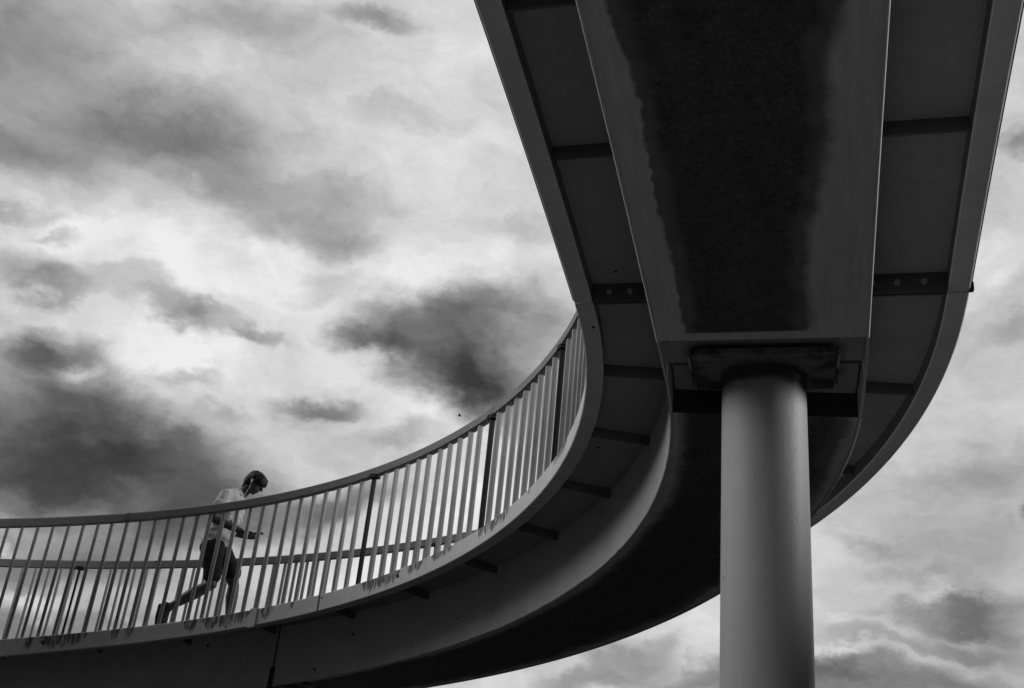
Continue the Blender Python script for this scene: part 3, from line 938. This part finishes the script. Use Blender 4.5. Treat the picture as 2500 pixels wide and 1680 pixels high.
# shoes
bm = bmesh.new()
tube(bm, [((-.570, -.1, .155), .045, .058), ((-.594, -.1, .125), .047, .064), ((-.597, -.1, .04), .050, .062), ((-.575, -.1, -.055), .052, .046), ((-.525, -.1, -.075), .050, .030)], 16)
tube(bm, [((-.640, -.1, .165), .038, .020), ((-.645, -.1, .05), .044, .016), ((-.625, -.1, -.06), .050, .016), ((-.585, -.1, -.098), .050, .014), ((-.525, -.1, -.096), .046, .012)], 14)
fused('shoe', bm, SHOE, PE, .006, 2, .5)
bm = bmesh.new()
tube(bm, [((-.035, .09, .058), .042, .044), ((.03, .09, .066), .045, .045), ((.11, .09, .058), .048, .034), ((.185, .09, .056), .042, .024)], 16)
tube(bm, [((-.055, .09, .016), .040, .014), ((.06, .09, .030), .046, .014), ((.19, .09, .046), .044, .013)], 14)
fused('shoe', bm, SHOE, PE, .006, 2, .5)
# ankle socks
bm = bmesh.new()
tube(bm, [((-.517, -.1, .178), .036, .039), ((-.545, -.1, .157), .036, .04)], 14)
obj('sock', bm, plain('grey_sock', .06), PE, 60, world=False)

# hair: cap plus swept clumps
bm = bmesh.new()
ell(bm, H(-.010, 0, .024), hf, hu, .114, .088, .086)
ell(bm, H(-.050, 0, -.018), hf, hu, .072, .078, .096)
tube(bm, [(H(-.072, 0, -.03), .062, .034), (H(-.066, 0, -.085), .056, .026), (H(-.060, 0, -.125), .046, .014)], 14)
rng = random.Random(9)
def hs_(phi, a, k=1.0):      # point on the rounded hair cap
    p = math.radians(phi)
    return H(-.004 + .108 * k * math.cos(p) * math.cos(a), .086 * k * math.sin(a) * max(.35, math.cos(p * .6)), .014 + .090 * k * math.sin(p))
ell(bm, H(.030, 0, .034), hf, hu, .078, .078, .070)
for k in range(60):
    a = rng.uniform(-1.2, 1.2)
    e0 = rng.uniform(-4, 26) + abs(a) * 12
    tube(bm, [(hs_(118, a * .5, .90), .010, .008), (hs_(84, a * .75, rng.uniform(.92, .97)), .012, .010), (hs_(50, a * .95, rng.uniform(.97, 1.04)), .013, .010), (hs_(e0, a + rng.uniform(-.12, .12), rng.uniform(.95, 1.03)), .007, .006)], 7)
for sg in (-1, 1):
    for k in range(16):
        f = rng.uniform(-.04, .07)
        tube(bm, [(H(f - .01, sg * .060, .085), .012, .012), (H(f, sg * .083, .05), .013, .011), (H(f + .012, sg * .084, .010 + rng.uniform(-.012, .02) + max(0, f) * .35), .008, .007)], 7)
fused('hair', bm, HAIR, PE, .0036, 1, .4)

for sg in (-1, 1):
    bm = bmesh.new()
    ell(bm, H(.080, sg * .034, .000), hf, hu, .008, .013, .0055, 10)
    obj('eye', bm, HAIR, PE, 60, world=False)
    bm = bmesh.new()
    tube(bm, [(H(.074, sg * .054, .020), .003, .003), (H(.088, sg * .036, .024), .0045, .004), (H(.091, sg * .016, .020), .003, .003)], 6)
    obj('eyebrow', bm, HAIR, PE, 60, world=False)
# earphone with its thin cable
bm = bmesh.new()
ell(bm, H(-.002, -.092, -.012), hf, hu, .008, .006, .009, 10)
tube(bm, [(H(.0, -.094, -.014), .0045, .0045), (H(.008, -.094, -.042), .004, .004)], 8)
tube(bm, [(H(.008, -.094, -.042), .0011, .0011), (H(.03, -.088, -.085), .0011, .0011), (Vector((-.03, -.085, 1.36)), .0011, .0011), (Vector((-.035, -.07, 1.30)), .0011, .0011)], 6)
obj('earphone', bm, plain('white_plastic', .8, .35, .02), PE, 60, world=False)

# phone
rot = Matrix.Rotation(yaw, 3, 'Z')
PH = empty('phone', foot + rot @ Vector((.170, -.085, .955)), yaw)
tag(PH, 'dark slim phone held flat in the walking person\'s hand', 'phone')
ax = Vector((.97, .10, .13)).normalized(); ay = Vector((-.1, 1, 0)); ay = (ay - ax * ay.dot(ax)).normalized(); az = ax.cross(ay)
bm = bmesh.new()
box(bm, Vector((0, 0, 0)), ax, ay, az, .070, .035, .0045, .003)
obj('case', bm, plain('dark_phone_case', .02, .4, .1), PH, 30, world=False)
bm = bmesh.new()
box(bm, az * .0052, ax, ay, az, .064, .031, .0004)
obj('screen', bm, plain('black_glass', .01, .1, .02, 20, .5), PH, None, world=False)

# ------------------------------------------------------------------ bird in the distance
BD = pix_dir(1047, 947)
bp = Vector((0, 0, EYE)) + BD * 62
BI = empty('bird', bp)
tag(BI, 'tiny dark bird flying above the curved handrail, against bright cloud', 'bird')
bm = bmesh.new()
tube(bm, [((-.10, 0, .005), .010, .006), ((-.05, 0, .005), .03, .028), ((.0, 0, 0), .038, .036), ((.06, 0, -.012), .028, .026), ((.10, 0, -.02), .02, .02), ((.13, 0, -.028), .005, .005)], 10)
tube(bm, [((-.10, 0, .005), .012, .006), ((-.17, 0, .01), .035, .005)], 8)
obj('body', bm, HAIR, BI, 60, world=False)
for sg in (-1, 1):
    bm = bmesh.new()
    pts = [((.045, .02, .02), (-.05, .02, .02)), ((.055, .10, .055), (-.055, .10, .05)), ((.03, .19, .045), (-.05, .18, .035)), ((-.04, .29, .01), (-.06, .28, .005))]
    tp = [[bm.verts.new((p[0], sg * p[1], p[2] + .004)) for p in pr] for pr in pts]
    bt_ = [[bm.verts.new((p[0], sg * p[1], p[2] - .004)) for p in pr] for pr in pts]
    for i in range(3):
        bm.faces.new((tp[i][0], tp[i + 1][0], tp[i + 1][1], tp[i][1]))
        bm.faces.new((bt_[i][0], bt_[i][1], bt_[i + 1][1], bt_[i + 1][0]))
        bm.faces.new((tp[i][0], bt_[i][0], bt_[i + 1][0], tp[i + 1][0]))
        bm.faces.new((tp[i][1], tp[i + 1][1], bt_[i + 1][1], bt_[i][1]))
    bm.faces.new((tp[0][0], tp[0][1], bt_[0][1], bt_[0][0]))
    bm.faces.new((tp[3][0], bt_[3][0], bt_[3][1], tp[3][1]))
    obj('wing', bm, HAIR, BI, None, world=False)
